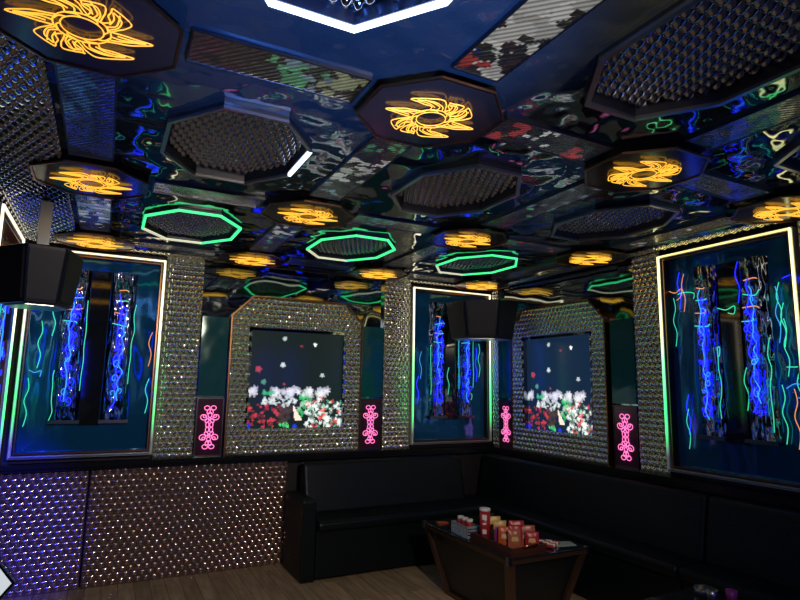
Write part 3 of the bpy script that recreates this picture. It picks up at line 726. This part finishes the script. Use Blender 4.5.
for (z, hgt, wd) in ((.135, .035, .9), (.105, .012, .7), (.045, .03, .8)):
    seg = 8; vs = []
    for q in range(seg + 1):
        a_ = -2.3 + (q / seg - .5) * wd
        for zz in (z, z + hgt): vs.append((.0367 * math.cos(a_), .0367 * math.sin(a_), zz))
    lb.add(vs, [(2 * q, 2 * q + 2, 2 * q + 3, 2 * q + 1) for q in range(seg)], True, 1 if z == .05 else 0)
lb.build('printed_label', ['white_plastic', 'pack_yellow'], c)
def packet(x, y, z, w_, h, th, rz, tilt, m1, m2, label, name='snack_packet'):
    x, y = 2.482 + (x - 2.60), 3.205 + (y - 3.49) * .86; h *= .9; w_ *= .86; th *= .55; rz = -.5 + (rz + .75) * .5
    t = thing(name, label, 'snack packet', (x, y, z), rz, 'snack packets in the tray')
    t.rotation_euler = (tilt, 0, rz)
    n = 8; vs = []
    for s in (-1, 1):
        for j in range(n + 1):
            for i in range(n + 1):
                u, v = i / n * 2 - 1, j / n * 2 - 1
                p = max(0, (1 - u * u)) ** .5 * max(0, (1 - abs(v) ** 3)) ** .5
                vs.append((u * w_ / 2, s * (th / 2 * p + .0006) + .002 * math.sin(5 * u + 3 * v), (v + 1) / 2 * h))
    fs = []
    for s in (0, 1):
        o = s * (n + 1) ** 2
        for j in range(n):
            for i in range(n):
                k = o + j * (n + 1) + i; f = (k, k + 1, k + n + 2, k + n + 1); fs.append(f if s == 0 else f[::-1])
    b = MB().add(vs, fs, True); b.build('wrapper', m1, t)
    d = MB(); d.add([(-w_ * .28, -th * .5 - .002, h * .45), (w_ * .28, -th * .5 - .002, h * .45), (w_ * .22, -th * .47 - .002, h * .68), (-w_ * .22, -th * .47 - .002, h * .68)], [(0, 1, 2, 3)])
    d.build('printed_label', m2, t)
    s_ = MB().box(-w_ / 2, w_ / 2, -.0015, .0015, h - .004, h + .006); s_.build('sealed_edge', m1, t)
z = TZ + .014
spec = [(2.600, 3.68, .11, .155, .04, 'pack_yellow', 'pack_red', 'yellow snack packet with red print behind the others, next to the tall can'),
        (2.575, 3.56, .10, .150, .04, 'pack_yellow', 'basket_blue', 'yellow snack packet with blue print standing in front of the tall can'),
        (2.545, 3.505, .09, .120, .035, 'pack_purple', 'pack_orange', 'small purple packet leaning at the front of the tray'),
        (2.535, 3.435, .10, .135, .04, 'pack_orange', 'pack_cream', 'orange packet with cream print in the middle of the tray'),
        (2.590, 3.385, .11, .150, .045, 'pack_red', 'white_plastic', 'upright red packet with white print right of the orange one'),
        (2.555, 3.345, .10, .130, .04, 'pack_brown', 'pack_yellow', 'brown packet with yellow print near the tray end'),
        (2.650, 3.46, .12, .160, .04, 'pack_red', 'pack_cream', 'tall red packet with cream print at the rear of the tray'),
        (2.660, 3.35, .12, .150, .04, 'pack_brown', 'white_plastic', 'brown packet with white print at the rear of the tray'),
        (2.650, 3.28, .10, .120, .035, 'pack_red', 'pack_yellow', 'short red packet with yellow print at the rear corner of the tray')]
rnd = random.Random(5)
for s in spec: packet(s[0], s[1], z, s[2], s[3], s[4], -.75 + rnd.uniform(-.25, .25), rnd.uniform(-.12, .05), s[5], s[6], s[7])
# sausage sticks lying beside the packets
for k in range(5):
    t = thing('snack_stick', 'red-and-white wrapped snack stick lying right of the packets, ' + ('lowest', 'second', 'third', 'fourth', 'topmost')[k] + ' of the bundle', 'snack stick', (2.675 + .026 * k, 3.09 + .014 * k, TZ + .0135), -.9, 'snack sticks')
    b = MB(); pts = [(-.07 + .014 * q, 0, 0) for q in range(11)]; b.tube(pts, .011, False, 8); b.build('wrapper', ('pack_red', 'white_plastic', 'pack_brown', 'white_plastic', 'pack_red')[k], t)
    MB().tube([(-.02, 0, .0), (.02, 0, .0)], .0116, False, 8).build('printed_label', ('white_plastic', 'pack_red', 'white_plastic', 'pack_red', 'white_plastic')[k], t)
t = thing('paper_cup', 'small round cream cup standing at the right end of the tray', 'cup', (2.53, 3.025, TZ + .0145))
MB().lathe([(0, 0), (.030, 0), (.034, .022), (.030, .030), (0, .030)]).build('cup_wall', 'pack_cream', t)
# flat orange packet on the far left corner of the table, tissue on the right
tag(MB().prism([(-.045, -.03), (.05, -.035), (.04, .02), (-.02, .035)], 0, .010).build('candy_packet', 'pack_orange', loc=(2.40, 3.93, TZ), rotz=.2, bevel=.003), 'flat orange packet lying on the far left corner of the table', 'snack packet')
tag(MB().prism([(-.08, -.05), (.07, -.055), (.08, .04), (-.06, .05)], 0, .004).build('paper_sheet', pm('paper_green', (.30, .42, .38), .3), loc=(2.86, 3.10, TZ), rotz=-.2), 'pale green paper sheet lying near the right corner of the table', 'paper')
def ashtray(x, y, label):
    tag(MB().lathe([(0, .006), (.042, .006), (.046, .035), (.055, .035), (.052, 0), (0, 0)], k=8).build('ashtray', 'steel', loc=(x, y, TZ)), label, 'ashtray', 'ashtrays')
ashtray(2.86, 2.06, 'small shiny glass ashtray on the cut-off table at the bottom right')
def cup(x, y, m_, label):
    tag(MB().lathe([(0, 0), (.022, 0), (.028, .06), (.026, .06), (.021, .004), (0, .004)]).build('shot_glass', m_, loc=(x, y, TZ)), label, 'glass', 'small glasses on the near table')
cup(2.80, 1.98, 'steel', 'small shiny glass left on the cut-off near table'); cup(2.88, 1.93, 'pack_purple', 'small purple glass on the cut-off near table')

# ---------------------------------------------------------------- song selection touch screen at the lower left
def kiosk():
    P = Vector((0, 0, 1.55))
    def ray(px, py, d): return P + (fw + (px - 400) / 569.231 * right - (py - 300) / 569.231 * up) * d
    c = Vector((-.365, 1.01, 1.045)); 
    t = thing('touch_screen', 'white-lit song selection touch screen on a stand at the lower left corner', 'screen', (0, 0, 0))
    c = ray(15, 583, 1.05)
    e1 = (ray(-60, 486, 1.12) - c); e1 = e1.normalized(); e2 = (ray(-6, 634, 1.03) - c); e2 = (e2 - e2.dot(e1) * e1).normalized()
    n = e1.cross(e2).normalized()
    if n.dot(P - c) < 0: n = -n
    A, B = .42, .26
    def slab(o0, o1, d0, d1, name, m_):
        q = [(o0, o0), (A - o0, o0), (A - o0, B - o0), (o0, B - o0)]
        vs = [c + e1 * a + e2 * b_ + n * d0 for a, b_ in q] + [c + e1 * a + e2 * b_ + n * d1 for a, b_ in q]
        MB().add(vs, [(0, 1, 2, 3), (4, 7, 6, 5), (0, 4, 5, 1), (1, 5, 6, 2), (2, 6, 7, 3), (3, 7, 4, 0)]).build(name, m_, t)
    slab(0, 0, -.006, 0, 'casing', pm('grey_plastic', (.30, .31, .33), .4)); slab(.0012, 0, 0, .001, 'bezel', 'speaker_black')
    slab(.0045, 0, .001, .0018, 'display', mat('touch_display', (.02, .02, .02), .2, emit=(.80, .86, .92), strength=.75))
    k = c + e1 * A / 2 + e2 * B / 2 - n * .006
    MB().tube([(k.x, k.y, .02), (k.x, k.y, k.z - .01)], .02, False, 12).build('pole', 'dark_steel', t)
    MB().lathe([(0, 0), (.16, 0), (.16, .015), (.03, .025), (0, .025)], k.x, k.y, 24).build('base', 'dark_steel', t)
    lm = mat('touch_buttons', (.02, .02, .02), .3, emit=(.85, .70, .15), strength=.8); bl = mat('touch_bars', (.02, .02, .02), .3, emit=(.3, .4, .7), strength=.7)
    b = MB()
    for i in range(5):
        for j in range(3):
            a, b_ = .05 + i * .07, .03 + j * .07
            q = [(a, b_), (a + .045, b_), (a + .045, b_ + .008), (a, b_ + .008)]
            b.add([c + e1 * x + e2 * y + n * .0022 for x, y in q], [(0, 1, 2, 3)], False, (i + j) % 2)
    b.build('menu_buttons', [lm, bl], t)
kiosk()
# housings of the added blue and white spots
for k, (x, y, zz, l) in enumerate(((-.3, .85, 2.50, 'blue'), (1.1, .05, 2.50, 'white'))):
    t = thing('added_party_light', l + ' added party light, unseen, hanging from the ceiling behind the viewer', 'ceiling lamp', (x, y, zz))
    MB().box(-.05, .05, -.06, .0, -.02, .12).build('housing', 'speaker_black', t); MB().box(-.01, .01, -.03, -.01, .12, 2.580 - zz).build('bracket', 'dark_steel', t)

# pieces that belong to a part become its children
for o in list(bpy.data.objects):
    p = o.parent
    if p is None: continue
    k = o.name.split('.')[0]
    host = {'printed_label': ('wrapper', 'can_body'), 'grille': ('cabinet',), 'bottom_plate': ('cabinet',), 'menu_buttons': ('display',), 'screen_bezel': ('mosaic_surround',)}.get(k)
    if host:
        for q in p.children:
            if q.name.split('.')[0] in host and tuple(q.location) == (0, 0, 0) and tuple(o.location) == (0, 0, 0): o.parent = q; break
